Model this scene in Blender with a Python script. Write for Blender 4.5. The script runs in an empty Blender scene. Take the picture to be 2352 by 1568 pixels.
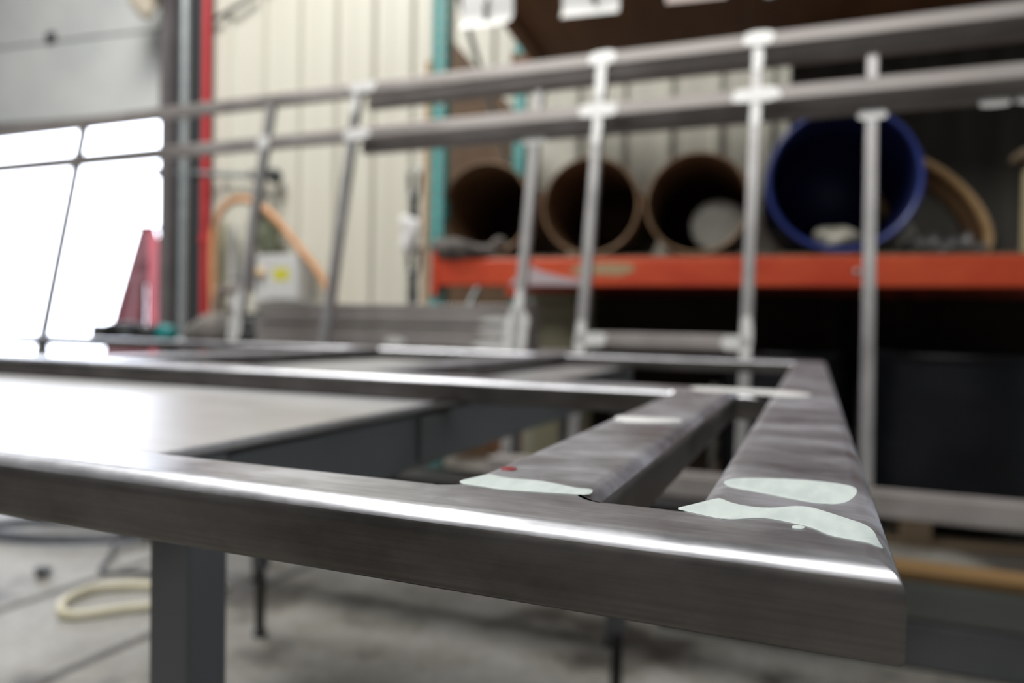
import bpy, bmesh, math, random
from mathutils import Vector, Matrix
S = bpy.context.scene
COL = S.collection
random.seed(7)
H = 0.747                      # camera height above the shop floor
PX_F, IMG_W = 1708.0, 2352.0   # focal length in pixels of the 2352 px wide photograph

# ------------------------------------------------------------------ camera
PITCH, ROLL, YAW = math.radians(1.176), math.radians(1.077), math.radians(-22.1)
def cam_to_world(v):
    x, y, z = v                                      # right, up, forward
    c, s = math.cos(ROLL), math.sin(ROLL);  x, y = x*c - y*s, x*s + y*c
    c, s = math.cos(PITCH), math.sin(PITCH); y, z = y*c - z*s, z*c + y*s
    c, s = math.cos(YAW), math.sin(YAW);    x, z = x*c + z*s, z*c - x*s
    return Vector((x, z, y))
cd = bpy.data.cameras.new('camera'); cam = bpy.data.objects.new('camera', cd); COL.objects.link(cam)
cd.sensor_width = 36.0; cd.lens = 36.0*PX_F/IMG_W; cd.clip_start = 0.01; cd.clip_end = 200
r_, u_, f_ = cam_to_world((1,0,0)), cam_to_world((0,1,0)), cam_to_world((0,0,1))
cam.matrix_world = Matrix((( r_.x,u_.x,-f_.x,0),(r_.y,u_.y,-f_.y,0),(r_.z,u_.z,-f_.z,H),(0,0,0,1)))
cd.dof.use_dof = True; cd.dof.focus_distance = 0.196; cd.dof.aperture_fstop = 7.6
S.camera = cam

# ------------------------------------------------------------------ world, lamps, exposure
wd = bpy.data.worlds.new('daylight'); S.world = wd; wd.use_nodes = True
bg = wd.node_tree.nodes['Background']; bg.inputs[0].default_value = (0.82, 0.88, 1.0, 1); bg.inputs[1].default_value = 8.0
def ceiling_lamp(name, loc, sx, sy, power, col=(1, .985, .95)):
    l = bpy.data.lights.new(name, 'AREA'); l.shape = 'RECTANGLE'; l.size = sx; l.size_y = sy; l.energy = power; l.color = col
    o = bpy.data.objects.new(name, l); COL.objects.link(o); o.location = loc
ceiling_lamp('ceiling_lamp', (-0.75, -0.9, 4.6), 3.9, 1.3, 165)
ceiling_lamp('ceiling_lamp', (-2.9, 1.6, 4.6), 1.5, 2.0, 215)
S.view_settings.view_transform = 'Standard'; S.view_settings.look = 'None'
S.view_settings.gamma = 1.0; S.view_settings.use_curve_mapping = False; S.view_settings.exposure = 0.0

# ------------------------------------------------------------------ materials
def nodes_of(name):
    m = bpy.data.materials.new(name); m.use_nodes = True
    nt = m.node_tree; return m, nt, nt.nodes['Principled BSDF']
def mat(name, c1, c2=None, rough=.5, metal=0., scale=8., stretch=(1,1,1), bump=0., rough2=None, lo=.35, hi=.65, detail=5., spec=None, coord='Object'):
    m, nt, b = nodes_of(name); N, L = nt.nodes, nt.links
    b.inputs['Metallic'].default_value = metal; b.inputs['Roughness'].default_value = rough
    if spec is not None: b.inputs['Specular IOR Level'].default_value = spec
    b.inputs['Base Color'].default_value = (*c1, 1)
    if c2 is None and not bump: return m
    tc = N.new('ShaderNodeTexCoord'); mp = N.new('ShaderNodeMapping'); mp.inputs['Scale'].default_value = stretch
    nz = N.new('ShaderNodeTexNoise'); nz.inputs['Scale'].default_value = scale; nz.inputs['Detail'].default_value = detail
    L.new(tc.outputs[coord], mp.inputs[0]); L.new(mp.outputs[0], nz.inputs['Vector'])
    rp = N.new('ShaderNodeValToRGB'); rp.color_ramp.elements[0].position = lo; rp.color_ramp.elements[1].position = hi
    rp.color_ramp.elements[0].color = (*c1, 1); rp.color_ramp.elements[1].color = (*(c2 or c1), 1)
    L.new(nz.outputs['Fac'], rp.inputs[0]); L.new(rp.outputs[0], b.inputs['Base Color'])
    if rough2 is not None:
        mr = N.new('ShaderNodeMapRange'); mr.inputs[1].default_value = lo; mr.inputs[2].default_value = hi
        mr.inputs[3].default_value = rough; mr.inputs[4].default_value = rough2
        L.new(nz.outputs['Fac'], mr.inputs[0]); L.new(mr.outputs[0], b.inputs['Roughness'])
    if bump:
        bp = N.new('ShaderNodeBump'); bp.inputs['Strength'].default_value = bump; bp.inputs['Distance'].default_value = .002
        L.new(nz.outputs['Fac'], bp.inputs['Height']); L.new(bp.outputs[0], b.inputs['Normal'])
    return m
def steel_mat(name, dark, light, fine_scale=900., blotch=14., r0=.3, r1=.5, axis=(.02,1,1), bump=.12, metal=.85):
    """Raw mill steel: brown-grey blotches, fine drawn lines along the tube, uneven gloss."""
    m, nt, b = nodes_of(name); N, L = nt.nodes, nt.links
    b.inputs['Metallic'].default_value = metal
    tc = N.new('ShaderNodeTexCoord')
    n1 = N.new('ShaderNodeTexNoise'); n1.inputs['Scale'].default_value = blotch; n1.inputs['Detail'].default_value = 8; n1.inputs['Roughness'].default_value = .65
    mp1 = N.new('ShaderNodeMapping'); mp1.inputs['Scale'].default_value = tuple(.5 + .5*a for a in axis)
    L.new(tc.outputs['Object'], mp1.inputs[0]); L.new(mp1.outputs[0], n1.inputs['Vector'])
    n2 = N.new('ShaderNodeTexNoise'); n2.inputs['Scale'].default_value = fine_scale; n2.inputs['Detail'].default_value = 3
    mp2 = N.new('ShaderNodeMapping'); mp2.inputs['Scale'].default_value = axis
    L.new(tc.outputs['Object'], mp2.inputs[0]); L.new(mp2.outputs[0], n2.inputs['Vector'])
    rp = N.new('ShaderNodeValToRGB'); rp.color_ramp.elements[0].position = .36; rp.color_ramp.elements[1].position = .64
    rp.color_ramp.elements[0].color = (*dark, 1); rp.color_ramp.elements[1].color = (*light, 1)
    L.new(n1.outputs['Fac'], rp.inputs[0])
    mx = N.new('ShaderNodeMix'); mx.data_type = 'RGBA'; mx.blend_type = 'OVERLAY'; mx.inputs[0].default_value = .28
    L.new(rp.outputs[0], mx.inputs[6]); L.new(n2.outputs['Fac'], mx.inputs[7]); L.new(mx.outputs[2], b.inputs['Base Color'])
    mr = N.new('ShaderNodeMapRange'); mr.inputs[1].default_value = .3; mr.inputs[2].default_value = .7; mr.inputs[3].default_value = r0; mr.inputs[4].default_value = r1
    L.new(n1.outputs['Fac'], mr.inputs[0]); L.new(mr.outputs[0], b.inputs['Roughness'])
    bp = N.new('ShaderNodeBump'); bp.inputs['Strength'].default_value = bump; bp.inputs['Distance'].default_value = .0003
    L.new(n2.outputs['Fac'], bp.inputs['Height']); L.new(bp.outputs[0], b.inputs['Normal'])
    return m

M = {}
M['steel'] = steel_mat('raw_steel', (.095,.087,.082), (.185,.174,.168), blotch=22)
M['steel_top'] = steel_mat('sanded_lit_steel', (.31,.312,.335), (.51,.515,.55), blotch=34, r0=.26, r1=.42)  # sanded tops, with reflected daylight painted in as a paler, cooler tone
M['steel_y'] = steel_mat('raw_steel_cross', (.30,.305,.33), (.57,.58,.63), blotch=30, axis=(.12,1,1), r0=.26, r1=.46)  # cool tint of the reflected daylight put into the colour
M['steel_far'] = steel_mat('raw_steel_panel', (.26,.235,.225), (.36,.335,.325), fine_scale=300, blotch=9, r0=.42, r1=.6, metal=.6)
M['steel_post'] = steel_mat('raw_steel_post', (.36,.35,.35), (.48,.47,.47), fine_scale=300, blotch=9, axis=(1,1,.05), r0=.35, r1=.5, metal=.7)
M['ground'] = mat('ground_bright_steel', (.70,.70,.69), (.86,.86,.85), rough=.42, metal=.25, scale=60, bump=.1)
M['filler'] = mat('pale_filler', (.42,.475,.46), (.50,.55,.535), rough=.6, scale=220, stretch=(1,.3,1), bump=.06)
M['redmark'] = mat('red_paint_mark', (.16,.012,.018), (.24,.02,.025), rough=.35, scale=300)
M['plate'] = steel_mat('table_plate_steel', (.42,.41,.41), (.50,.50,.51), fine_scale=200, blotch=5, r0=.34, r1=.46, bump=.05, metal=.8)
M['tablegrey'] = mat('dark_grey_paint', (.085,.092,.098), (.115,.122,.128), rough=.5, scale=6)
M['blacksteel'] = mat('black_steel', (.012,.012,.013), (.022,.022,.024), rough=.4, metal=.3, scale=14)
M['foot'] = mat('dark_oily_steel', (.03,.03,.03), (.06,.058,.055), rough=.35, metal=.8, scale=20)
M['teal'] = mat('teal_rack_paint', (.085,.36,.36), (.12,.43,.42), rough=.5, scale=10)
M['orange'] = mat('orange_red_beam_paint', (.55,.055,.02), (.66,.095,.032), rough=.45, scale=7, stretch=(.6,1,1))
M['scuff_l'] = mat('lilac_scuff', (.5,.42,.45), rough=.7)
M['scuff_t'] = mat('tan_scuff', (.42,.30,.17), rough=.7)
M['kraft'] = mat('brown_fibre_drum', (.13,.065,.028), (.19,.105,.05), rough=.7, scale=9, stretch=(1,.3,1))
M['kraft_rim'] = mat('worn_drum_rim', (.17,.095,.045), (.25,.16,.09), rough=.65, scale=30)
M['blue'] = mat('blue_drum_plastic', (.015,.03,.17), (.022,.042,.22), rough=.38, scale=6)
M['grey_lid'] = mat('grey_plastic_lid', (.19,.185,.16), (.25,.245,.215), rough=.6, scale=12)
M['tan'] = mat('tan_cardboard', (.52,.31,.13), (.62,.40,.19), rough=.7, scale=25)
M['wood'] = mat('dark_plywood', (.11,.045,.018), (.19,.085,.036), rough=.7, scale=6, stretch=(1,.12,1), lo=.3, hi=.7)
M['ply'] = mat('brown_hardboard', (.075,.04,.018), (.115,.064,.03), rough=.7, scale=3, stretch=(3,1,.4))
M['timber'] = mat('timber', (.42,.24,.12), (.52,.33,.18), rough=.7, scale=12, stretch=(1,1,.1))
M['orangewood'] = mat('orange_timber', (.20,.115,.04), (.28,.165,.065), rough=.65, scale=9, stretch=(.1,1,1))
M['palletwood'] = mat('pallet_wood', (.12,.085,.052), (.19,.14,.09), rough=.8, scale=10, stretch=(.1,1,1))
M['cream_post'] = mat('cream_post_paint', (.52,.44,.25), (.62,.54,.33), rough=.6, scale=8)
M['paper'] = mat('white_paper', (.80,.80,.78), (.86,.86,.84), rough=.7, scale=6)
M['pinkpaper'] = mat('pinkish_paper', (.74,.62,.58), rough=.7)
M['ink'] = mat('black_ink', (.02,.02,.022), rough=.6)
M['wall'] = mat('cream_wall_steel', (.60,.58,.50), (.66,.645,.565), rough=.45, scale=1.2, stretch=(1,1,.3))
M['upper'] = mat('white_door_panel', (.58,.60,.60), (.68,.69,.68), rough=.55, scale=2)
M['roomwall'] = mat('painted_room_wall', (.20,.20,.19), (.25,.25,.24), rough=.7, scale=1)
M['ceil'] = mat('ceiling_white', (.40,.41,.41), rough=.8)
M['column'] = mat('grey_purple_column_paint', (.10,.09,.095), (.14,.128,.132), rough=.55, scale=4)
M['column_d'] = mat('column_web_paint', (.045,.05,.055), rough=.6)
M['conduit'] = mat('galvanised_conduit', (.30,.34,.35), (.38,.42,.43), rough=.4, metal=.5, scale=20)
M['redpipe'] = mat('red_pipe_paint', (.50,.025,.035), (.58,.04,.045), rough=.4, scale=8)
M['insul'] = mat('beige_foam', (.48,.42,.33), (.58,.52,.43), rough=.9, scale=30, bump=.5)
M['hose_o'] = mat('orange_hose_rubber', (.56,.27,.12), (.64,.33,.16), rough=.5, scale=20)
M['hose_c'] = mat('cream_hose_rubber', (.50,.46,.32), (.58,.54,.40), rough=.5, scale=20)
M['hose_d'] = mat('dark_hose_rubber', (.05,.055,.065), (.08,.085,.095), rough=.5, scale=20)
M['olive'] = mat('olive_drum_paint', (.20,.19,.125), (.26,.245,.17), rough=.5, scale=5)
M['olive_bag'] = mat('olive_canvas', (.15,.17,.11), (.21,.23,.16), rough=.9, scale=14)
M['blackdrum'] = mat('black_drum_paint', (.005,.006,.008), (.010,.011,.014), rough=.36, scale=5, spec=.28)
M['box'] = mat('pale_grey_enclosure', (.52,.52,.52), (.58,.58,.575), rough=.5, scale=4)
M['yellow'] = mat('yellow_sticker', (.58,.54,.05), rough=.5)
M['cream'] = mat('cream_plastic', (.76,.56,.33), rough=.5)
M['dkgrey'] = mat('dark_grey_plastic', (.045,.05,.055), rough=.5)
M['jackred'] = mat('dark_red_stand_paint', (.13,.004,.008), (.17,.006,.011), rough=.45, spec=.3, scale=8)
M['tealplastic'] = mat('teal_tool_plastic', (.01,.20,.20), rough=.35)
M['junk1'] = mat('dirty_brown_metal', (.16,.13,.12), (.30,.25,.22), rough=.5, metal=.4, scale=25)
M['junk2'] = mat('dirty_grey_metal', (.12,.12,.12), (.26,.26,.26), rough=.45, metal=.5, scale=25)
M['rag'] = mat('grey_rag_cloth', (.07,.065,.06), (.19,.17,.155), rough=.9, scale=20, bump=.6)
M['polybag'] = mat('pale_plastic_sheet', (.24,.225,.185), (.34,.325,.275), rough=.4, scale=6)
M['chan'] = mat('green_grey_channel', (.15,.165,.155), (.24,.26,.25), rough=.5, metal=.4, scale=5, stretch=(.2,1,1))
M['darkcrate'] = mat('shade_crate_wood', (.016,.010,.007), (.03,.019,.013), rough=.75, spec=.2, scale=5, stretch=(.2,1,1))  # near-black, so the added crates read as shade below the shelf
M['blue_in'] = mat('blue_drum_shaded_wall', (.007,.013,.07), (.010,.018,.09), rough=.5, scale=6)  # darker copy of the blue: shade inside the drum put into its colour
M['white'] = mat('white_cloth', (.72,.71,.70), rough=.85)

# concrete floor with stains, worn pale patches and saw cuts' dust
def concrete():
    m, nt, b = nodes_of('shop_concrete'); N, L = nt.nodes, nt.links
    tc = N.new('ShaderNodeTexCoord')
    def nz(s, d, r=.55):
        n = N.new('ShaderNodeTexNoise'); n.inputs['Scale'].default_value = s; n.inputs['Detail'].default_value = d; n.inputs['Roughness'].default_value = r
        L.new(tc.outputs['Object'], n.inputs['Vector']); return n
    a, c = nz(2.6, 6), nz(38, 5)
    rp = N.new('ShaderNodeValToRGB'); e = rp.color_ramp.elements
    e[0].position = .39; e[0].color = (.07,.062,.053,1); e[1].position = .58; e[1].color = (.29,.282,.262,1)
    k = e.new(.47); k.color = (.22,.21,.185,1)
    L.new(a.outputs['Fac'], rp.inputs[0])
    mx = N.new('ShaderNodeMix'); mx.data_type = 'RGBA'; mx.blend_type = 'OVERLAY'; mx.inputs[0].default_value = .4
    L.new(rp.outputs[0], mx.inputs[6]); L.new(c.outputs['Fac'], mx.inputs[7]); L.new(mx.outputs[2], b.inputs['Base Color'])
    mr = N.new('ShaderNodeMapRange'); mr.inputs[3].default_value = .42; mr.inputs[4].default_value = .75
    L.new(a.outputs['Fac'], mr.inputs[0]); L.new(mr.outputs[0], b.inputs['Roughness'])
    return m
M['floor'] = concrete()
M['crack'] = mat('dirty_floor_joint', (.06,.058,.055), (.10,.095,.09), rough=.8, scale=30)
M['apron'] = mat('outdoor_concrete', (.62,.62,.60), (.70,.70,.68), rough=.8, scale=3)

# ------------------------------------------------------------------ mesh helpers
def link(name, bm, m, parent=None, smooth=True, loc=None, rot=None):
    bmesh.ops.recalc_face_normals(bm, faces=bm.faces)
    me = bpy.data.meshes.new(name); bm.to_mesh(me); bm.free()
    o = bpy.data.objects.new(name, me); COL.objects.link(o)
    for mm in (m if isinstance(m, (list, tuple)) else [m]): me.materials.append(mm)
    if smooth:
        for p in me.polygons: p.use_smooth = True
        wn = o.modifiers.new('normals', 'WEIGHTED_NORMAL'); wn.weight = 100; wn.keep_sharp = False
    if parent: o.parent = parent
    if loc is not None: o.location = loc
    if rot is not None: o.rotation_euler = rot
    return o
def tag(o, label, cat, group=None):
    o['label'] = label; o['category'] = cat
    if group: o['group'] = group
    return o
def thing(name, label, cat, loc, rot=(0,0,0), group=None):
    o = bpy.data.objects.new(name, None); COL.objects.link(o); o.location = loc; o.rotation_euler = rot
    o.empty_display_size = .05
    return tag(o, label, cat, group)
def struct(o): o['kind'] = 'structure'; return o
def box(bm, x0, x1, y0, y1, z0, z1, bev=0., seg=3, mtx=None):
    r = bmesh.ops.create_cube(bm, size=1)
    vs = r['verts']
    for v in vs:
        v.co = Vector((x0+(v.co.x+.5)*(x1-x0), y0+(v.co.y+.5)*(y1-y0), z0+(v.co.z+.5)*(z1-z0)))
    if bev:
        es = list({e for v in vs for e in v.link_edges})
        rr = bmesh.ops.bevel(bm, geom=es, offset=bev, segments=seg, profile=.5, affect='EDGES')
        vs = list({v for f in rr['faces'] for v in f.verts} | {v for v in vs if v.is_valid})
    if mtx is not None:
        for v in {v for v in vs if v.is_valid}: v.co = mtx @ v.co
    return bm
def boxbm(*a, **k): return box(bmesh.new(), *a, **k)
def sweep(bm, pts, r, n=10, closed=False, caps=True):
    """Round tube along a path; r is a number or one radius per point."""
    pts = [Vector(p) for p in pts]; rings = []
    up = Vector((0,0,1))
    for i, p in enumerate(pts):
        a = pts[(i-1) % len(pts)] if (closed or i > 0) else p
        b = pts[(i+1) % len(pts)] if (closed or i < len(pts)-1) else p
        t = (b-a).normalized()
        ref = up if abs(t.dot(up)) < .95 else Vector((1,0,0))
        x = t.cross(ref).normalized(); y = x.cross(t)
        rr = r[i] if isinstance(r, (list, tuple)) else r
        rings.append([bm.verts.new(p + x*rr*math.cos(2*math.pi*k/n) + y*rr*math.sin(2*math.pi*k/n)) for k in range(n)])
    m = len(rings)
    for i in range(m if closed else m-1):
        A, B = rings[i], rings[(i+1) % m]
        for k in range(n): bm.faces.new((A[k], A[(k+1)%n], B[(k+1)%n], B[k]))
    if caps and not closed: bm.faces.new(rings[0][::-1]); bm.faces.new(rings[-1])
    return bm
def sweepbm(*a, **k): return sweep(bmesh.new(), *a, **k)
def smoothpath(ctrl, n=8):
    """Catmull-Rom through the control points."""
    c = [Vector(p) for p in ctrl]; out = []
    for i in range(len(c)-1):
        p0, p1, p2, p3 = c[max(i-1,0)], c[i], c[i+1], c[min(i+2,len(c)-1)]
        for k in range(n):
            t = k/n
            out.append(.5*((2*p1)+(p2-p0)*t+(2*p0-5*p1+4*p2-p3)*t*t+(3*p1-p0-3*p2+p3)*t**3))
    out.append(c[-1]); return out
def lathe(bm, prof, n=48, axis='z', closed=False):
    """Spin (radius, height) pairs about the axis."""
    rings = []
    for r, h in prof:
        ring = []
        for k in range(n):
            a = 2*math.pi*k/n; x, y = r*math.cos(a), r*math.sin(a)
            ring.append(bm.verts.new((x, y, h) if axis == 'z' else (x, h, y)))
        rings.append(ring)
    m = len(rings)
    for i in range(m if closed else m-1):
        A, B = rings[i], rings[(i+1) % m]
        for k in range(n): bm.faces.new((A[k], A[(k+1)%n], B[(k+1)%n], B[k]))
    if not closed:
        if prof[0][0] > 1e-4: bm.faces.new(rings[0][::-1])
        if prof[-1][0] > 1e-4: bm.faces.new(rings[-1])
    bmesh.ops.remove_doubles(bm, verts=bm.verts, dist=1e-5)
    return bm
def lathebm(*a, **k): return lathe(bmesh.new(), *a, **k)
def prism(bm, poly, d, plane='xy'):
    """Extrude a 2-D outline by d (or from d[0] to d[1]) square to its plane."""
    a, b = d if isinstance(d, (tuple, list)) else (0, d)
    def P(p, h): return (p[0], p[1], h) if plane == 'xy' else (p[0], h, p[1])
    A = [bm.verts.new(P(p, a)) for p in poly]; B = [bm.verts.new(P(p, b)) for p in poly]
    n = len(poly)
    bm.faces.new(A[::-1]); bm.faces.new(B)
    for i in range(n): bm.faces.new((A[i], A[(i+1)%n], B[(i+1)%n], B[i]))
    return bm
def prismbm(*a, **k): return prism(bmesh.new(), *a, **k)
def cells(bm, xs, zs, solid, y0, y1):
    """A plate y0..y1 thick in the x-z plane made of the grid cells where solid(i, j)."""
    V = {}
    def v(i, j, k):
        if (i,j,k) not in V: V[i,j,k] = bm.verts.new((xs[i], (y0,y1)[k], zs[j]))
        return V[i,j,k]
    nx, nz = len(xs)-1, len(zs)-1
    ok = lambda i, j: 0 <= i < nx and 0 <= j < nz and solid(i, j)
    for i in range(nx):
        for j in range(nz):
            if not ok(i, j): continue
            bm.faces.new((v(i,j,0), v(i+1,j,0), v(i+1,j+1,0), v(i,j+1,0)))
            bm.faces.new((v(i,j,1), v(i,j+1,1), v(i+1,j+1,1), v(i+1,j,1)))
            for di, dj, a, b in ((-1,0,(i,j),(i,j+1)), (1,0,(i+1,j),(i+1,j+1)), (0,-1,(i,j),(i+1,j)), (0,1,(i,j+1),(i+1,j+1))):
                if not ok(i+di, j+dj): bm.faces.new((v(*a,0), v(*b,0), v(*b,1), v(*a,1)))
    return bm
def blob(bm, c, rx, ry, rz, seed, amp=.25, sub=3, flat=None):
    rnd = random.Random(seed)
    r = bmesh.ops.create_icosphere(bm, subdivisions=sub, radius=1)
    ws = [(Vector((rnd.gauss(0,1), rnd.gauss(0,1), rnd.gauss(0,1)))*2.4, rnd.random()*6.3) for _ in range(9)]
    for v in r['verts']:
        k = 1 + amp*sum(math.sin(w.dot(v.co)+p) for w, p in ws)/4
        q = Vector((v.co.x*rx*k, v.co.y*ry*k, v.co.z*rz*k))
        if flat is not None and q.z < flat: q.z = flat
        v.co = q + Vector(c)
    return bm

# ------------------------------------------------------------------ room shell (rack-aligned axes: s to the right, t away)
DL = math.radians(5.6); R0 = (-1.491, 2.736)
def RL(s, t, z): return (R0[0]+s*math.cos(DL)-t*math.sin(DL), R0[1]+s*math.sin(DL)+t*math.cos(DL), z)
RR = (0, 0, DL)
TW = 1.5                                             # face of the back wall
fl = struct(link('floor', boxbm(-9, 8, -7, 6, -.12, 0), M['floor'], smooth=False))
ol_ = boxbm(-14, -1.5, 0, 14, -.16, -.03)
struct(link('outdoor_ground', ol_, M['apron'], smooth=False, loc=RL(0, TW+.35, 0), rot=RR))
struct(link('ceiling', boxbm(-9, 8, -7, 4.4, 5.0, 5.1), M['ceil'], smooth=False))
struct(link('wall_left', boxbm(-8.4, -8.2, -7, 3.4, 0, 5.0), M['roomwall'], smooth=False))
struct(link('wall_right', boxbm(6.8, 7.0, -7, 6, 0, 5.0), M['roomwall'], smooth=False))
struct(link('wall_front', boxbm(-9, 8, -6.4, -6.2, 0, 5.0), M['roomwall'], smooth=False))
# ribbed steel cladding
bm = bmesh.new(); prof = []
s = -2.60
ribs = [-1.595+.27*k for k in range(-3, 30)]
for rb in ribs:
    prof += [(rb-.035, 0), (rb-.016, -.032), (rb+.016, -.032), (rb+.035, 0), (rb+.125, 0), (rb+.132, -.004), (rb+.139, 0)]
prof = [(-2.62, 0)] + [p for p in prof if p[0] > -2.60] + [(6.6, 0)]
lo = [bm.verts.new((x, y, 0)) for x, y in prof]; hi = [bm.verts.new((x, y, 5.0)) for x, y in prof]
lo2 = [bm.verts.new((x, .12, 0)) for x, y in prof]; hi2 = [bm.verts.new((x, .12, 5.0)) for x, y in prof]
for i in range(len(prof)-1):
    bm.faces.new((lo[i], lo[i+1], hi[i+1], hi[i])); bm.faces.new((lo2[i], hi2[i], hi2[i+1], lo2[i+1]))
bm.faces.new((lo[0], hi[0], hi2[0], lo2[0])); bm.faces.new((lo[-1], lo2[-1], hi2[-1], hi[-1]))
struct(link('wall_back', bm, M['wall'], smooth=False, loc=RL(0, TW, 0), rot=RR))
struct(link('wall_corner', boxbm(-8.2, -6.7, 0, .12, 0, 5.0), M['wall'], smooth=False, loc=RL(0, TW, 0), rot=RR))
# overhead door, raised part-way: stacked white sections
bm = bmesh.new()
zz = [1.475+H, 2.062+H, 2.65+H, 3.24+H, 3.9+H]
for a, b in zip(zz[:-1], zz[1:]): box(bm, -6.72, -2.63, 0.0, .06, a+.006, b-.006, .006, 2)
dr = struct(link('door_1', bm, M['upper'], smooth=False, loc=RL(0, TW+.02, 0), rot=RR))
bm = bmesh.new()
for a in zz[1:-1]: box(bm, -6.72, -2.63, .012, .04, a-.008, a+.008)
link('door_seam', bm, M['column_d'], dr, smooth=False)
bm = bmesh.new()
sweep(bm, [(-3.714, -.04, 2.09+H), (-3.714, .0, 2.09+H)], .028, 12); box(bm, -3.75, -3.68, -.02, .004, 2.05+H, 2.13+H, .004)
link('door_latch', bm, M['dkgrey'], dr)
link('bottom_rail', boxbm(-6.72, -2.63, -.012, .075, 1.435+H, 1.478+H, .006), M['column'], dr)

# steel column at the edge of the door opening
t = struct(thing('wall_column', 'dark grey steel column beside the bright doorway', 'column', RL(-2.395, TW-.17, 0), RR)); del t['label']; del t['category']
t.name = 'trim_1'
link('flange', boxbm(-.165, -.080, -.006, .15, 0, 5.0, .003), M['column'], t)
link('web', boxbm(-.080, .140, .085, .10, 0, 5.0), M['column_d'], t, smooth=False)
link('flange', boxbm(-.165, .140, .1505, .163, 0, 5.0, .003), M['column'], t)
tag(link('conduit', sweepbm([(0,0,0), (0,0,4.95)], .030, 14), M['conduit'], None, loc=RL(-2.365, TW-.16, 0.0), rot=RR),
    'grey vertical conduit running up the face of the dark column', 'conduit')
bm = sweepbm([(0,0,0), (0,0,4.95)], .025, 16)
rp_ = thing('sprinkler_pipe', 'red vertical pipe between the dark column and the cream ribbed wall', 'pipe', RL(-2.262, TW-.075, 0), RR)
link('pipe', bm, M['redpipe'], rp_)
for z in (.55+H, 2.6+H): link('coupling', lathebm([(.025, z-.03), (.034, z-.03), (.034, z+.03), (.025, z+.03)], 18), M['redpipe'], rp_)
bm = bmesh.new(); blob(bm, (0,0,0), .11, .09, .17, 3, .35)
tag(link('foam_lump', bm, M['insul'], loc=RL(-2.60, TW-.27, 2.20+H), rot=RR), 'beige foam lump at the top left of the dark column', 'insulation')
cb = sweepbm(smoothpath([(-2.30,0,2.03), (-2.1,-.01,2.09), (-1.9,-.01,2.19), (-1.6,0,2.42), (-1.4,0,2.9)], 8), .014, 8)
tag(link('wall_cable', cb, M['dkgrey'], loc=RL(0, TW-.05, H), rot=RR), 'thin dark cable sagging across the upper cream wall', 'cable')

# pipe arm with dark end, hose, enclosure and conduits on the wall left of the rack
hp = thing('wall_pipe', 'thin grey horizontal pipe with a dark end fitting on the cream wall', 'pipe', RL(-2.2, TW-.09, H), RR)
link('pipe', sweepbm([(-.48,0,1.027), (.44,0,.965)], .019, 10), M['conduit'], hp)
link('end_fitting', lathebm([(.0,-.05), (.035,-.045), (.05,0), (.05,.03), (.03,.05), (0,.055)], 20, 'y'), M['dkgrey'], hp, loc=(.49,-.01,.962))
link('bracket', boxbm(-.45,-.41,-.02,.085,.99,1.05,.004), M['column'], hp)
link('bracket', boxbm(.30,.34,-.02,.085,.95,1.0,.004), M['column'], hp)
pts = [(-2.25,.0,-.1), (-2.265,0,.35), (-2.255,0,.60), (-2.18,-.01,.735), (-2.06,-.015,.79), (-1.93,-.015,.76), (-1.80,-.01,.67), (-1.60,0,.455), (-1.45,0,.28), (-1.35,0,.05), (-1.33,0,-.2)]
tag(link('air_hose', sweepbm(smoothpath(pts, 8), .024, 12), M['hose_o'], loc=RL(.185, TW-.22, H), rot=RR), 'orange hose hung in a tall arch on the cream wall', 'hose')
for k, (s_, r_c, mm, lb) in enumerate(((-2.235,.020,'conduit','leftmost of the pale upright tubes under the orange hose'), (-2.165,.022,'yellowgrey','yellowish upright tube under the orange hose'), (-2.095,.024,'box','widest pale upright tube under the orange hose, nearest the leaning post'))):
    if mm == 'yellowgrey' and 'yellowgrey' not in M: M['yellowgrey'] = mat('old_cream_tube', (.42,.40,.27), rough=.5)
    tag(link('wall_tube', sweepbm([(0,0,-H), (0,0,.70-.03*k)], r_c, 12), M[mm], loc=RL(s_+.05, TW-.07, H), rot=RR), lb, 'tube')
bm = bmesh.new(); blob(bm, (0,0,0), .105, .07, .155, 5, .22)
hb = thing('canvas_bag', 'olive canvas bag hanging on the wall above the grey enclosure', 'bag', RL(-1.745, TW-.125, .605+H), RR)
link('bag_body', bm, M['olive_bag'], hb); link('strap', sweepbm(smoothpath([(-.05,0,.12),(-.03,.01,.2),(0,.02,.23),(.03,.01,.2),(.05,0,.12)],5), .008, 6), M['dkgrey'], hb)
eb = thing('electrical_enclosure', 'pale grey wall box with a yellow sticker and a round cream knob', 'electrical box', RL(-1.60, TW-.135, .285+H), RR)
link('enclosure_body', boxbm(-.165,.165,-.07,.09,-.155,.15,.01), M['box'], eb)
link('enclosure_lid', boxbm(-.07,.155,-.082,-.07,-.14,.135,.005), M['box'], eb)
link('warning_sticker', boxbm(-.02,.095,-.0845,-.082,-.02,.06), M['yellow'], eb, smooth=False)
link('knob', lathebm([(.0,-.035),(.028,-.032),(.034,-.01),(.034,0)], 20, 'y'), M['cream'], eb, loc=(-.115,-.07,.03))
tag(link('black_bar', boxbm(-.027,.027,-.03,.03,-.13,.13,.008), M['dkgrey'], loc=RL(-1.805, TW-.13, .315+H), rot=RR), 'short dark upright bar left of the grey wall box', 'bar')
tag(link('wall_cleat', boxbm(-.10,.42,-.02,.02,-.012,.012,.003), M['box'], loc=RL(-1.80, TW-.06, .115+H), rot=RR), 'pale grey rail under the wall box', 'rail')

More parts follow.
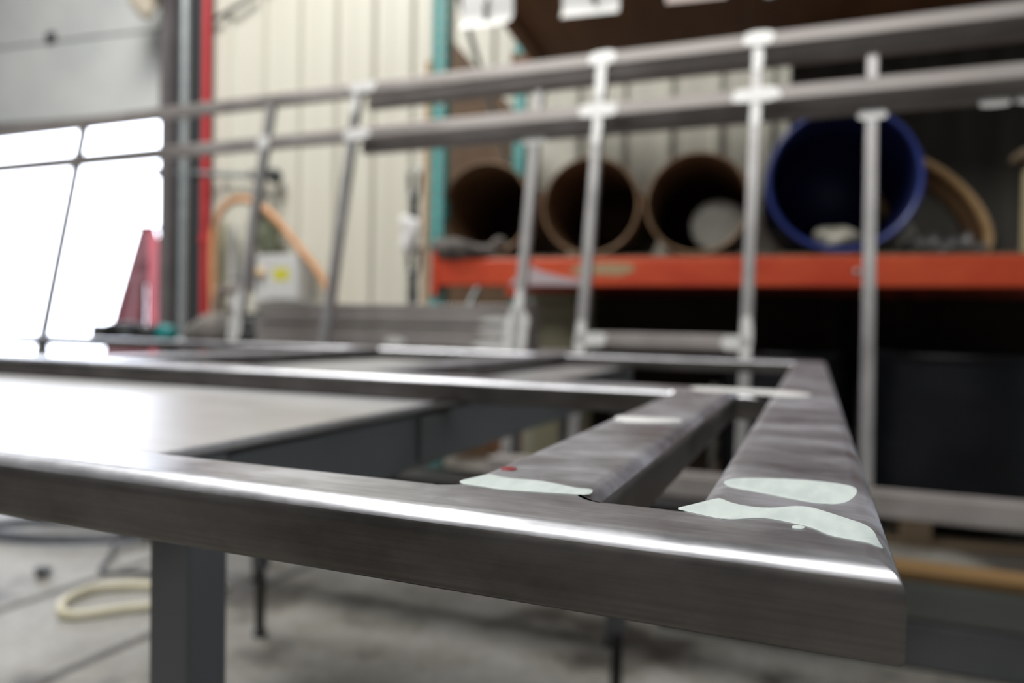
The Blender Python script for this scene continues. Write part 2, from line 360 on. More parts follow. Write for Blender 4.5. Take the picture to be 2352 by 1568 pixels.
# ------------------------------------------------------------------ pallet rack
rk = thing('pallet_rack', 'pallet rack with teal uprights, an orange-red shelf beam and a brown wooden top deck', 'rack', RL(0,0,0), RR)
def upright(x0, y0, front=True):
    """Perforated channel column."""
    bm = bmesh.new()
    xs = [0,.010,.019,.039,.048,.058]; zs = []; z = .02
    top = 2.6
    while z < top: zs += [z, z+.032]; z += .052
    zs = [0]+zs+[top]
    cells(bm, xs, zs, lambda i, j: not (i in (1,3) and j % 2 == 1), 0, .003)
    box(bm, 0, .003, .003, .07, 0, top); box(bm, .055, .058, .003, .07, 0, top)
    o = link('upright', bm, M['teal'], rk, smooth=False, loc=(x0, y0, 0))
    link('foot_plate', boxbm(-.03,.09,-.03,.10,0,.008), M['teal'], o, smooth=False)
upright(0, 0); upright(.058, 1.0); upright(2.62, 0); upright(2.68, 1.0)
for x in (.045, 2.665):
    for a, b in (((.06,1.52+H),(.98,.74+H)), ((.06,-.15+H),(.98,.60+H)), ((.06,.40+H),(.98,.40+H)), ((.06,-.5+H),(.98,-.5+H))):
        d = Vector((0, b[0]-a[0], b[1]-a[1]))
        link('brace', sweepbm([(x, a[0], a[1]), (x+.03, b[0], b[1])], .014, 8), M['conduit'], rk)
def beam(y0, z0, z1, flip=1):
    bm = bmesh.new()
    # stepped section: full-height face, ledge along the back
    sec = [(0,z0),(.045,z0),(.045,z1-.03),(.026,z1-.03),(.026,z1),(0,z1)]
    sec = [(y0+p*flip, q) for p, q in sec]
    A = [bm.verts.new((.04, y, z)) for y, z in sec]; B = [bm.verts.new((2.64, y, z)) for y, z in sec]
    bm.faces.new(A); bm.faces.new(B[::-1])
    for i in range(6): bm.faces.new((A[i], B[i], B[(i+1)%6], A[(i+1)%6]))
    bmesh.ops.recalc_face_normals(bm, faces=bm.faces)
    bmesh.ops.bevel(bm, geom=[e for e in bm.edges if abs(e.verts[0].co.x-e.verts[1].co.x) > 1], offset=.005, segments=2, affect='EDGES')
    return bm
b1 = link('shelf_beam', beam(-.030, .160+H, .268+H), M['orange'], rk)
link('end_connector', boxbm(.022,.052,-.034,.012,.12+H,.30+H,.003), M['orange'], b1)
def edge_poly(cx, cz, rx, rz, seed, n=18, jag=.25):
    rnd = random.Random(seed); return [(cx+rx*math.cos(2*math.pi*k/n)*(1+rnd.uniform(-jag,jag)), cz+rz*math.sin(2*math.pi*k/n)*(1+rnd.uniform(-jag,jag))) for k in range(n)]
bm = bmesh.new(); prism(bm, [(.36+.0,.164+H),(.64,.164+H),(.66,.185+H),(.58,.195+H),(.50,.215+H),(.455,.235+H),(.42,.22+H),(.385,.19+H)], (-.0312,-.0298), 'xz')
link('scuff', bm, M['scuff_l'], b1, smooth=False)
bm = bmesh.new(); prism(bm, [(.60,.225+H),(.66,.245+H),(.76,.25+H),(.85,.243+H),(.855,.22+H),(.80,.20+H),(.72,.205+H),(.64,.20+H)], (-.0312,-.0298), 'xz')
link('scuff', bm, M['scuff_t'], b1, smooth=False)
bm = bmesh.new(); lathe(bm, [(0,-.006),(.010,-.005),(.012,0)], 10, 'y')
link('bolt', bm, M['conduit'], b1, loc=(1.63,-.030,.212+H))
link('shelf_beam', beam(1.03, .160+H, .268+H, -1), M['orange'], rk)
link('shelf_beam', beam(-.030, 1.375+H, 1.485+H), M['orange'], rk)
link('shelf_beam', beam(1.03, 1.375+H, 1.485+H, -1), M['wood'], rk)
bm = bmesh.new()
for k in range(18): box(bm, .10+.14*k, .10+.14*k+.132, .0, 1.0, .268+H-.029, .280+H, .002, 1)
link('shelf_deck', bm, M['palletwood'], rk, smooth=False)
bm = bmesh.new()
for k in range(7): box(bm, .215+.345*k, .215+.345*k+.3445, .02, 1.12, 1.36+H-.002, 1.374+H, .002, 1)
dk = link('top_deck', bm, M['wood'], rk, smooth=False)
link('deck_bearer', boxbm(.215,.275,.05,1.1,1.325+H,1.358+H,.004), M['wood'], dk)
link('deck_bearer', boxbm(2.3,2.36,.05,1.1,1.325+H,1.358+H,.004), M['wood'], dk)

# paper tags hanging from the top beam
def hang_tag(x0, x1, z0, z1, lb, m, curl=.03, mark=None, rnd=0.0):
    t = thing('hanging_tag', lb, 'tag', RL((x0+x1)/2, -.045, z1+H), RR, 'tags hanging from the top beam')
    w, h = (x1-x0)/2, z1-z0
    bm = bmesh.new(); n = 12; A = []
    for i in range(n+1):
        q = i/n; z = -h*q; y = -.001-.010*math.sin(q*3.0) - (curl*((q-.78)/.22)**2 if q > .78 else 0)
        ww = w - (rnd*(1-math.sqrt(max(0,1-((q-.75)/.25)**2))) if q > .75 else 0)
        A.append([bm.verts.new((xx, y+dy, z)) for dy in (0,.0015) for xx in (-w, 0, ww)])
    for i in range(n):
        a, b = A[i], A[i+1]
        for k in (0,1): bm.faces.new((a[k],a[k+1],b[k+1],b[k])); bm.faces.new((a[3+k],b[3+k],b[4+k],a[4+k]))
        bm.faces.new((a[0],b[0],b[3],a[3])); bm.faces.new((a[2],a[5],b[5],b[2]))
    bm.faces.new((A[0][0],A[0][3],A[0][4],A[0][5],A[0][2],A[0][1])); bm.faces.new((A[n][0],A[n][1],A[n][2],A[n][5],A[n][4],A[n][3]))
    link('sheet', bm, m, t)
    if mark:
        bm = bmesh.new()
        for px, pz, pw, ph in mark: box(bm, px-pw, px+pw, -.0165, -.0145, pz-ph, pz+ph, .0006, 1)
        link('printed_mark', bm, M['ink'], t, smooth=False)
hang_tag(.150,.362,1.168,1.42,'white tag nearest the teal upright, with a black upright bar printed on it',M['paper'],.05,[(-.004,-.178,.009,.034),(.004,-.135,.006,.012)],.06)
hang_tag(.560,.780,1.180,1.42,'white tag second from the teal upright, with a small black mark near its middle',M['paper'],.03,[(.01,-.15,.010,.030),(.02,-.19,.006,.010)])
hang_tag(.952,1.168,1.200,1.42,'plain pinkish tag third from the teal upright, no mark',M['pinkpaper'],.01)
hang_tag(1.30,1.37,1.192,1.42,'narrow white tag furthest from the teal upright',M['paper'],.0,None,.05)

# fibre drums lying on the shelf, open ends to the front
def drum(s, r, z0, lb, cat, name, mo, mr, depth=.82, t0=.03, wall=.010, group=None):
    t = thing(name, lb, cat, RL(s, t0, z0+H), RR, group)
    bm = bmesh.new()
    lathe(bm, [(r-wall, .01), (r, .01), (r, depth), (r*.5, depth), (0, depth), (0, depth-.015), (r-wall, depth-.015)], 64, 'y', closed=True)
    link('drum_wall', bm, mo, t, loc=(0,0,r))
    link('rim', lathebm([(r-wall+.002,0),(r+.001,0),(r+.004,.010),(r+.002,.026),(r-wall+.002,.026)], 64, 'y', closed=True), mr, t, loc=(0,0,r))
    return t
SH = .2805
g = 'open brown drums lying on the shelf'
drum(.235,.192,SH+.006,'brown open-ended drum on the shelf, right against the teal upright','drum','fibre_drum',M['kraft'],M['kraft_rim'],group=g)
drum(.668,.192,SH+.006,'middle one of three brown open-ended drums on the shelf','drum','fibre_drum',M['kraft'],M['kraft_rim'],group=g)
d3 = drum(1.078,.192,SH+.006,'brown open-ended drum beside the blue drum, pale round lid inside','drum','fibre_drum',M['kraft'],M['kraft_rim'],group=g)
ld = thing('round_lid', 'pale grey round lid leaning inside the third brown drum', 'lid', RL(1.155, .16, SH+.022+H), (math.radians(-14), 0, DL))
link('lid_disc', lathebm([(0,0),(.095,0),(.103,.004),(.105,.014),(.098,.02),(0,.018)], 48, 'y'), M['grey_lid'], ld, loc=(0,0,.112))
link('lid_rim', lathebm([(.098,-.004),(.106,-.006),(.110,.006),(.106,.020),(.098,.018)], 48, 'y', closed=True), M['grey_lid'], ld, loc=(0,0,.112))
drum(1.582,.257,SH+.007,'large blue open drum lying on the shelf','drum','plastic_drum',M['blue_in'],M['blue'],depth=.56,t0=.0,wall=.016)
bm = bmesh.new(); blob(bm, (0,0,0), .085,.09,.05, 11, .3, flat=-.03)
tag(link('plastic_wrap', bm, M['polybag'], loc=RL(1.575, .10, SH+.058+H), rot=RR), 'crumpled clear plastic lying inside the mouth of the blue drum', 'plastic wrap')
bm = bmesh.new(); blob(bm, (-.02,0,-.015), .14,.10,.05, 12, .45, flat=-.055); blob(bm, (.06,.02,.01), .06,.06,.04, 13, .4)
tag(link('rag_heap', bm, M['rag'], loc=RL(.22, .06, SH+.03+H-.0), rot=RR), 'grey rags in the bottom of the brown drum by the teal upright', 'rags')
# leaning cardboard hoop with its cream inner edge
n_ = Vector((.50,-.68,.52)).normalized()
q = n_.to_track_quat('Z', 'Y').to_matrix().to_4x4()
hp_ = thing('cardboard_hoop', 'big tan cardboard hoop leaning behind the blue drum', 'hoop', RL(2.03, .70, .555+H), RR)
hr = link('hoop_wall', lathebm([(.278,-.11),(.292,-.11),(.292,-.006),(.278,-.006)], 64, closed=True), M['kraft'], hp_)
hr.matrix_local = q
hr2 = link('hoop_rim', lathebm([(.268,-.03),(.298,-.03),(.298,0),(.268,0)], 64, closed=True), M['tan'], hp_); hr2.matrix_local = q
bm = bmesh.new()
prism(bm, [(1.70,0),(2.02,0),(2.0,.035),(1.90,.09),(1.84,.165),(1.80,.15),(1.74,.06)], (.30,.315), 'xz')
for v in bm.verts: v.co.y += .03*math.sin(v.co.x*30)+.04*math.sin(v.co.z*22)
tag(link('plastic_sheet', bm, M['polybag'], loc=RL(0, .0, SH+H), rot=RR), 'pale folded plastic sheet standing right of the blue drum', 'plastic sheet')
bm = bmesh.new()
for k in range(7): blob(bm, (-.10+.035*k, .012*math.sin(k*2), .018+.012*math.sin(k*1.7)), .036,.05,.024+.006*(k%3), 30+k, .4, 2, flat=-.03)
tag(link('chain_heap', bm, M['junk2'], loc=RL(1.92, .12, SH+.012+H), rot=RR), 'heap of dull grey chain on the shelf below the tan hoop', 'chain')
tp = thing('cream_post', 'short cream post with a flat cap standing at the right end of the shelf', 'post', RL(2.225, .05, SH+H), RR)
link('post_shaft', boxbm(-.05,.05,0,.09,0,.32,.006), M['cream_post'], tp)
link('post_cap', boxbm(-.085,.085,-.02,.11,.32,.352,.008), M['palletwood'], tp)
# hardboard sheet behind the first drum
bm = bmesh.new(); prism(bm, [(-.42,0),(.035,0),(.035,1.19+H),(-.13,1.37+H),(-.42,1.70+H)], (0,.012), 'xz')
tag(link('hardboard_sheet', bm, M['ply'], loc=RL(0,1.10,0), rot=(math.radians(-1.2),0,DL), smooth=False), 'brown hardboard sheet with a slanting top edge, standing behind the left rack end', 'board')
tag(link('shade_sheet', boxbm(-.24,.92,0,.012,0,1.075,.002,seg=1), mat('wall_shade_board', (.05,.045,.038), (.085,.078,.066), rough=.75, scale=3, stretch=(4,1,.4)), loc=RL(1.70,.985,SH+H), rot=(math.radians(-3),0,DL)), 'dark sheet added as shade at the back of the shelf behind the tan hoop', 'board')  # added dark board, stands in for the shaded wall behind the shelf
# timber strip beside the upright with clamps and gloves
ts = thing('timber_strip', 'narrow raw timber strip standing against the left side of the teal upright', 'timber', RL(-.020, .045, 0), RR)
link('strip', boxbm(-.016,.016,-.03,.03,0,1.10+H,.003), M['timber'], ts)
link('peg', sweepbm([(-.01,-.012,.645+H),(-.075,-.012,.66+H)], .006, 8), M['conduit'], ts)
link('peg', sweepbm([(-.01,-.012,.315+H),(-.07,-.012,.33+H)], .006, 8), M['conduit'], ts)
def spring_clamp(z, lb):
    t = thing('spring_clamp', lb, 'clamp', RL(-.078, .02, z+H), RR)
    for sg in (-1, 1):
        bm = bmesh.new(); sweep(bm, smoothpath([(.024*sg,0,.10),(.020*sg,0,.03),(.008*sg,0,-.03),(.012*sg,0,-.10),(.002*sg,0,-.15)],5), .011, 8)
        link('jaw', bm, M['dkgrey'], t)
    link('spring', sweepbm(smoothpath([(-.02,0,0),(0,-.02,.008),(.02,0,0),(0,.02,-.008),(-.02,0,0)],5), .006, 6), M['conduit'], t)
spring_clamp(.535, 'upper dark clamp hanging on the timber strip left of the teal upright')
spring_clamp(.215, 'lower dark clamp hanging on the timber strip left of the teal upright')
bm = bmesh.new(); blob(bm, (0,0,0), .042,.035,.075, 21, .4)
tag(link('work_glove', bm, M['white'], loc=RL(-.086,.0,.385+H), rot=RR), 'white cloth glove between the two clamps on the timber strip', 'glove')

# below the shelf: drums on a pallet
def barrel(s, tt, r, h, z0, lb, m, name, hoops, lid=True):
    t = thing(name, lb, 'drum', RL(s, tt, z0), RR)
    prof = [(0,0),(r-.006,0),(r,.01)]
    for q_ in hoops: prof += [(r,q_*h-.018),(r+.011,q_*h),(r,q_*h+.018)]
    prof += [(r,h-.012),(r-.01,h-.012),(r-.012,h-.022),(0,h-.022)]
    link('drum_body', lathebm(prof, 64), m, t)
    link('chime', lathebm([(r-.012,h-.026),(r+.006,h-.026),(r+.008,h-.012),(r+.004,h),(r-.010,h)], 64, closed=True), m, t)
    if lid: link('bung', lathebm([(0,0),(.03,0),(.03,.012),(.02,.018),(0,.018)], 20), m, t, loc=(r*.45,-r*.4,h-.022))
    return t
PT = H-.600
pl = thing('wooden_pallet', 'wooden pallet on the floor under the rack, carrying the black drums', 'pallet', RL(1.75,.0,0), RR)
for k in range(7): link('top_board', boxbm(-.60,.78,.02+.15*k,.13+.15*k,PT-.02,PT,.002,seg=1), M['palletwood'], pl)
for x in (-.60,.05,.68): link('stringer', boxbm(x,x+.10,.02,1.03,.02,PT-.02,.002,seg=1), M['palletwood'], pl)
for y in (.02,.5,.93): link('bottom_board', boxbm(-.60,.78,y,y+.10,0,.02,.002,seg=1), M['palletwood'], pl)
barrel(1.41,.32,.235,.520,PT,'black ribbed drum under the shelf, left one of the two on the pallet',M['blackdrum'],'steel_drum',(.33,.66))
barrel(2.03,.36,.330,.530,PT,'wider black ribbed drum under the shelf, right one on the pallet',M['blackdrum'],'steel_drum',(.08,.36,.72))
barrel(.49,.30,.150,.80,.09,'olive grey drum under the shelf beside the stacked steel tubes',M['olive'],'steel_drum',(.45,.84,.92))
tag(link('timber_block', boxbm(-.28,.28,-.26,.26,0,.09,.004), M['palletwood'], loc=RL(.49,.30,0), rot=RR), 'rough timber block on the floor carrying the olive drum', 'block')
bm = boxbm(-.15,.15,-.3,.3,0,.50,.006)
cr = thing('brown_crate', 'dark brown wooden crate on the floor behind the teal upright foot', 'crate', RL(.22,.90,0), RR)
link('crate_body', bm, M['wood'], cr); link('crate_band', boxbm(-.154,.154,-.304,.304,.10,.14), M['ply'], cr, smooth=False); link('crate_band', boxbm(-.154,.154,-.304,.304,.36,.40), M['ply'], cr, smooth=False)

def crate(s0, s1, t0, t1, z0, z1, lb):  # crates added to darken the space under the shelf
    t = thing('shade_crate', lb, 'crate', RL((s0+s1)/2, (t0+t1)/2, z0), RR, 'dark crates added for shade under the shelf')
    w, d, h = (s1-s0)/2, (t1-t0)/2, z1-z0
    link('crate_body', boxbm(-w,w,-d,d,0,h,.004,seg=1), M['darkcrate'], t)
    for x in (-w*.92, 0, w*.92): link('batten', boxbm(x-.03,x+.03,-d-.016,-d-.0005,.01,h-.01,.003,seg=1), M['darkcrate'], t)
crate(.42, 1.12, .66, 1.0, 0, .50, 'lower dark crate added for shade under the shelf behind the olive drum')
crate(.38, 1.66, .64, 1.0, .5005, .902, 'upper dark crate added for shade under the shelf behind the olive drum')
crate(1.70, 2.50, .74, 1.0, PT+.0005, .902, 'tall dark crate added for shade behind the two black drums')
# long steel sections and an orange timber stacked on the floor in front of the rack
g = 'long sections stacked on the floor'
tag(link('steel_channel', boxbm(-.35,2.3,0,.12,0,.105,.008), M['tablegrey'], loc=(0,1.862,0)), 'dark grey steel section on the floor, bottom of the stack at lower right', 'steel section', g)
tag(link('steel_channel', boxbm(-.30,2.35,0,.11,.1055,.195,.010), M['chan'], loc=(0,1.866,0)), 'lighter green-grey steel section lying on the dark one at lower right', 'steel section', g)
tag(link('timber_plank', boxbm(-.25,2.4,0,.10,.1955,.217,.004), M['orangewood'], loc=(0,1.868,0)), 'orange-brown plank on top of the stacked steel sections at lower right', 'plank', g)

# ------------------------------------------------------------------ work table
ZP = H-.0715
UE, V0, V1, UL = -.323, .295, 1.425, -1.222
tb = thing('welding_table', 'grey steel work table with a bright plate top, under the lying frame', 'table', (UL/2+UE/2, (V0+V1)/2, 0))
tx, ty = tb.location.x, tb.location.y
def tpart(name, x0,x1,y0,y1,z0,z1,m,bev=.002,par=None):
    return link(name, boxbm(x0-tx,x1-tx,y0-ty,y1-ty,z0,z1,bev,seg=2), m, par or tb)
tpart('table_top', UL,UE,V0,V1,ZP-.006,ZP,M['plate'],.0012)
tpart('apron', UE-.020,UE-.004,.352,V1-.02,ZP-.058,ZP-.010,M['tablegrey'])
tpart('apron', UL+.004,UL+.02,.352,V1-.02,ZP-.058,ZP-.010,M['tablegrey'])
tpart('apron', UL+.03,UE-.03,V1-.03,V1-.012,ZP-.058,ZP-.010,M['tablegrey'])
tpart('apron', UL+.03,UE-.03,V0+.034,V0+.05,ZP-.050,ZP-.010,M['tablegrey'])
tpart('gusset', UE-.004,UE+.002,.585,.640,ZP-.052,ZP-.012,M['tablegrey'])
for x0 in (UE-.032, UL+.001):
    for y0 in (.319, V1-.034):
        lg = tpart('leg', x0,x0+.031,y0,y0+.031,.16,ZP-.0065,M['tablegrey'],.003)
        link('adjustable_foot', sweepbm([(x0+.0155-tx,y0+.0155-ty,.005),(x0+.0155-tx,y0+.0155-ty,.20)], .0115, 14), M['foot'], lg)
        link('foot_pad', lathebm([(0,0),(.017,0),(.017,.008),(0,.010)], 20), M['foot'], lg, loc=(x0+.0155-tx,y0+.0155-ty,0))

# ------------------------------------------------------------------ foreground: welded rectangular frame lying on the table
ZT = H-.0495; ZB = H-.0709
fr = thing('welded_steel_frame', 'raw steel tube frame lying flat in the foreground, pale filler on its joints', 'frame', (0,.2,ZB))
us = [-3.0, -.885, -.835, -.480, -.430, -.1056, -.0578, -.0310, .0118, .0195]
vs = [.1752, .1828, .2110, .6120, .6680, 1.3200, 1.3720]
def fpart(i, j):
    """Name of the tube that cell (i, j) belongs to, or None for an opening."""
    if j <= 1: return 'front_rail'
    if i >= 7: return 'end_tube'
    if j == 3: return 'middle_rail'
    if j == 5: return 'far_rail'
    if j == 2 and i == 5: return 'crossbar'
    if j == 4 and i == 3: return 'cross_tube_a'
    if j == 4 and i == 1: return 'cross_tube_b'
    return None
bm = bmesh.new(); V = {}
tagl = bm.faces.layers.int.new('part'); names = ['front_rail','end_tube','middle_rail','far_rail','crossbar','cross_tube_a','cross_tube_b']
def fv(i, j, k):
    if (i,j,k) not in V: V[i,j,k] = bm.verts.new((us[i], vs[j]-.2, (0, ZT-ZB)[k]))
    return V[i,j,k]
okc = lambda i, j: 0 <= i < len(us)-1 and 0 <= j < len(vs)-1 and fpart(i, j)
for i in range(len(us)-1):
    for j in range(len(vs)-1):
        if not okc(i, j): continue
        p = names.index(fpart(i, j))
        fs = [bm.faces.new((fv(i,j,0),fv(i,j+1,0),fv(i+1,j+1,0),fv(i+1,j,0))), bm.faces.new((fv(i,j,1),fv(i+1,j,1),fv(i+1,j+1,1),fv(i,j+1,1)))]
        for di, dj, a, b in ((-1,0,(i,j),(i,j+1)),(1,0,(i+1,j),(i+1,j+1)),(0,-1,(i,j),(i+1,j)),(0,1,(i,j+1),(i+1,j+1))):
            if not okc(i+di, j+dj): fs.append(bm.faces.new((fv(*a,0),fv(*b,0),fv(*b,1),fv(*a,1))))
        for f in fs: f[tagl] = p
bmesh.ops.recalc_face_normals(bm, faces=bm.faces); bm.normal_update()
sharp = [e for e in bm.edges if len(e.link_faces) == 2 and e.calc_face_angle(0) > .5]
def vert_edge(e): return abs(e.verts[0].co.z-e.verts[1].co.z) > .005
inner = [e for e in sharp if vert_edge(e) and not e.is_convex]
bmesh.ops.bevel(bm, geom=inner, offset=.005, segments=5, profile=.5, affect='EDGES')
bm.normal_update()
edge_h = [e for e in bm.edges if len(e.link_faces) == 2 and not vert_edge(e) and e.calc_face_angle(0) > .8]
bmesh.ops.bevel(bm, geom=[e for e in edge_h if e.verts[0].co.z > .01], offset=.0072, segments=9, profile=.5, affect='EDGES', clamp_overlap=False)
bmesh.ops.bevel(bm, geom=[e for e in edge_h if e.is_valid and e.verts[0].co.z < .001], offset=.0024, segments=4, profile=.5, affect='EDGES', clamp_overlap=False)
# split the one welded skin into its tubes
full = bpy.data.meshes.new('tmp'); bm.to_mesh(full); bm.free()
def which(c):
    x, y = c.x, c.y+.2
    def idx(a, q): 
        for k in range(len(a)-1):
            if q < a[k+1]: return k
        return len(a)-2
    return fpart(idx(us, x), idx(vs, y))
import collections
byp = collections.defaultdict(list)
for p in full.polygons:
    w = names[full.attributes['part'].data[p.index].value] if 'part' in full.attributes else which(p.center)
    byp[w].append(p)
FP = {}
for w, polys in byp.items():
    b2 = bmesh.new(); mp = {}
    for p in polys:
        vv = []
        for vi in p.vertices:
            if vi not in mp: mp[vi] = b2.verts.new(full.vertices[vi].co)
            vv.append(mp[vi])
        try: b2.faces.new(vv)
        except ValueError: pass
    b2.normal_update()
    for e in b2.edges:
        if len(e.link_faces) == 2 and e.calc_face_angle(0) > .6: e.smooth = False
    me = bpy.data.meshes.new(w); b2.to_mesh(me); b2.free()
    nm = 'cross_tube' if w.startswith('cross_tube') else w
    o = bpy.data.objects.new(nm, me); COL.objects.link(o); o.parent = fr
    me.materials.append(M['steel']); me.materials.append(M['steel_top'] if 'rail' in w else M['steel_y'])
    for p in me.polygons:                      # tops painted paler and sides darker after their reflections, besides the sanding
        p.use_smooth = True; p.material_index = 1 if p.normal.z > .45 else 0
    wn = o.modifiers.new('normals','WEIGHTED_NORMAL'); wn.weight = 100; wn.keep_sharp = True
    FP[w] = o
def ftop(u, v, r=.0072):
    """Height of the tube top at (u, v): flat, falling away over the rounded outer edges."""
    d = max(0, u-(.0195-r), (.1752+r)-v)
    d = min(d, r*.98); return ZT-ZB-(r-math.sqrt(r*r-d*d))
def patch(name, poly, m, par, th=.00022, lab=None):
    bm = bmesh.new()
    vs_ = [bm.verts.new((u, v-.2, 0)) for u, v in poly]
    f = bm.faces.new(vs_)
    # round the outline, then refine
    bmesh.ops.subdivide_edges(bm, edges=bm.edges[:], cuts=2, use_grid_fill=False, smooth=0)
    vl = list(f.verts) if f.is_valid else list(bm.verts)
    for _ in range(3):
        co = [v.co.copy() for v in vl]; n = len(vl)
        for i, v in enumerate(vl): v.co = co[i]*.5+(co[i-1]+co[(i+1)%n])*.25
    bmesh.ops.triangulate(bm, faces=bm.faces[:])
    for _ in range(2): bmesh.ops.subdivide_edges(bm, edges=[e for e in bm.edges if e.calc_length() > .004], cuts=1); bmesh.ops.triangulate(bm, faces=bm.faces[:])
    for v in bm.verts: v.co.z = ftop(v.co.x, v.co.y+.2)+th
    r = bmesh.ops.extrude_face_region(bm, geom=bm.faces[:])
    for v in [g_ for g_ in r['geom'] if isinstance(g_, bmesh.types.BMVert)]: v.co.z -= th*1.6
    o = link(name, bm, m, par)
    if lab: o['label'] = lab
    return o
end_a = [(-0.0266,0.249),(-0.0249,0.2576),(-0.0115,0.2637),(0.0018,0.2666),(0.0126,0.2634),(0.0141,0.2585),(0.0127,0.2453),(0.0095,0.2347),(0.0049,0.2306),(-0.0005,0.232),(-0.0102,0.2371),(-0.0174,0.2401),(-0.0245,0.2434)]
end_b = [(-0.0346,0.2065),(-0.0326,0.2090),(-0.0265,0.2218),(-0.0245,0.2258),(-0.0226,0.2221),(-0.0175,0.2177),(-0.0098,0.2182),(-0.0051,0.2239),(-0.0005,0.2262),(0.0039,0.2218),(0.0101,0.2151),(0.0145,0.2102),(0.0155,0.2061),(0.0155,0.1984),(0.0165,0.1945),(0.0158,0.1921),(0.0129,0.1937),(0.0073,0.195),(0.0032,0.1971),(0.002,0.2018),(-0.0045,0.205),(-0.011,0.2077),(-0.0163,0.2031),(-0.0199,0.1999),(-0.0245,0.202),(-0.0298,0.2042)]
small = [(-0.0048,0.2002),(-0.0024,0.2033),(-0.0003,0.202),(-0.0023,0.1979)]
cross = [(-0.1040,0.2106),(-0.1008,0.2196),(-0.0996,0.2256),(-0.0981,0.2261),(-0.0913,0.2217),(-0.0821,0.2249),(-0.0705,0.2206),(-0.0654,0.218),(-0.0612,0.2207),(-0.060,0.2120),(-0.0619,0.2109),(-0.0766,0.208),(-0.0868,0.2061),(-0.0932,0.208),(-0.0995,0.2083)]
line = [(-0.1005,0.4077),(-0.0953,0.4069),(-0.0808,0.4072),(-0.0642,0.4107),(-0.0632,0.3974),(-0.0778,0.392),(-0.0997,0.3854)]
mid = [(-0.100,0.660),(-0.0565,0.661),(-0.0054,0.655),(0.004,0.612),(-0.0223,0.602),(-0.0518,0.618),(-0.095,0.618)]
red = [(-0.0995,0.2368),(-0.0998,0.2399),(-0.0980,0.2416),(-0.0954,0.2405),(-0.0938,0.2387),(-0.0943,0.2354),(-0.0971,0.2343),(-0.0988,0.2349)]
patch('filler_patch', end_a, M['filler'], FP['end_tube'], lab='pale oval filler patch')
patch('filler_patch', end_b, M['filler'], FP['end_tube'], lab='pale wavy filler patch along the corner joint')
patch('filler_patch', small, M['filler'], FP['front_rail'], lab='small pale filler spot')
patch('filler_patch', cross, M['filler'], FP['crossbar'], lab='pale jagged filler strip at the crossbar joint')
patch('weld_seam', line, M['ground'], FP['crossbar'], .0008)
patch('ground_patch', mid, M['ground'], FP['middle_rail'], lab='bright ground steel at the middle joint')
patch('paint_mark', red, M['redmark'], FP['crossbar'], .0003, lab='dark red paint mark')

# ------------------------------------------------------------------ leaning guard-rail panels behind the frame
LEAN = math.atan(.2)
def panel(name, lb, v0, dz, xl, xr, posts, zb, low=None, patches=(), m_rail=None, th=.038):
    """Built upright in local axes, then tipped back: x along the rails, y depth, z up the slope."""
    base_z = zb+H+dz
    t = thing(name, lb, 'guard rail', (0, v0+.2*(zb+dz), base_z), (-LEAN,0,0), 'leaning guard-rail panels')
    c = 1/math.cos(LEAN)
    def hz(z): return (z-zb)*c
    zt, zs_ = hz(.700), hz(.560)
    rails = [('top_rail', zt-th/2, zt+th/2), ('second_rail', zs_-th/2, zs_+th/2), ('bottom_rail', 0, .052)]
    for n_, a, b in rails: link(n_, boxbm(-.745 if n_ == 'bottom_rail' else xl,xr,0,.026,a,b,.004,seg=3), m_rail or M['steel_far'], t)
    for x in posts: link('post', boxbm(x-.0127,x+.0127,.0002,.0258,.0525,zt-th/2-.0003,.003,seg=2), M['steel_post'], t)
    if low: link('low_rail', boxbm(low[0]+.013,low[1]-.013,.001,.025,hz(-.045),hz(-.010),.003,seg=2), M['steel_far'], t)
    for k, (x, z, w, h) in enumerate(patches):
        bm = bmesh.new()
        rnd = random.Random(k*7+len(posts)); n = 22; poly = []
        for i in range(n):
            a = 2*math.pi*i/n; ca, sa = math.cos(a), math.sin(a)
            poly.append((x+w*math.copysign(abs(ca)**.6, ca)*(1+rnd.uniform(-.12,.12)), hz(z)+h*math.copysign(abs(sa)**.6, sa)*(1+rnd.uniform(-.06,.06))))
        prism(bm, poly, (-.0012,.0004), 'xz')
        link('ground_joint', bm, M['ground'], t, smooth=False)
    return t
# front panel
A_P = [-2.44, -1.605, -1.284, -.529, -.142]
panel('guard_rail_panel', 'nearer leaning steel guard-rail panel, with bright ground patches at its joints', 1.75, 0, -3.6, 1.05, A_P, -.375, low=(-.529,-.142),
      patches=[(-1.262,.704,.045,.018),(-1.284,.65,.0135,.03),(-1.262,.556,.045,.018),(-1.605,.557,.022,.022),(-.529,.702,.035,.019),(-.529,.640,.0127,.05),(-.529,.560,.05,.019),(-.529,.505,.0127,.04),
               (-.142,.704,.035,.018),(-.142,.65,.0127,.03),(-.142,.56,.055,.0185),(-.142,.51,.0127,.03),(-.50,-.028,.035,.017),(-.529,-.03,.0127,.05),(-.165,-.028,.03,.017),(-.142,-.02,.0127,.055),(-1.605,.02,.0127,.075),(-1.605,-.02,.022,.04)])
B_P = [-.716, .110, .95]
panel('guard_rail_panel', 'farther leaning steel guard-rail panel, its rails just below and behind the nearer one', 1.793, -.030, -1.27, 1.30, B_P, -.345,
      patches=[(-.716,.535,.035,.012),(-.716,.04,.0127,.09),(-.716,.01,.03,.07),(.110,.53,.03,.012),(.35,.535,.03,.010),(.42,.535,.03,.010)])
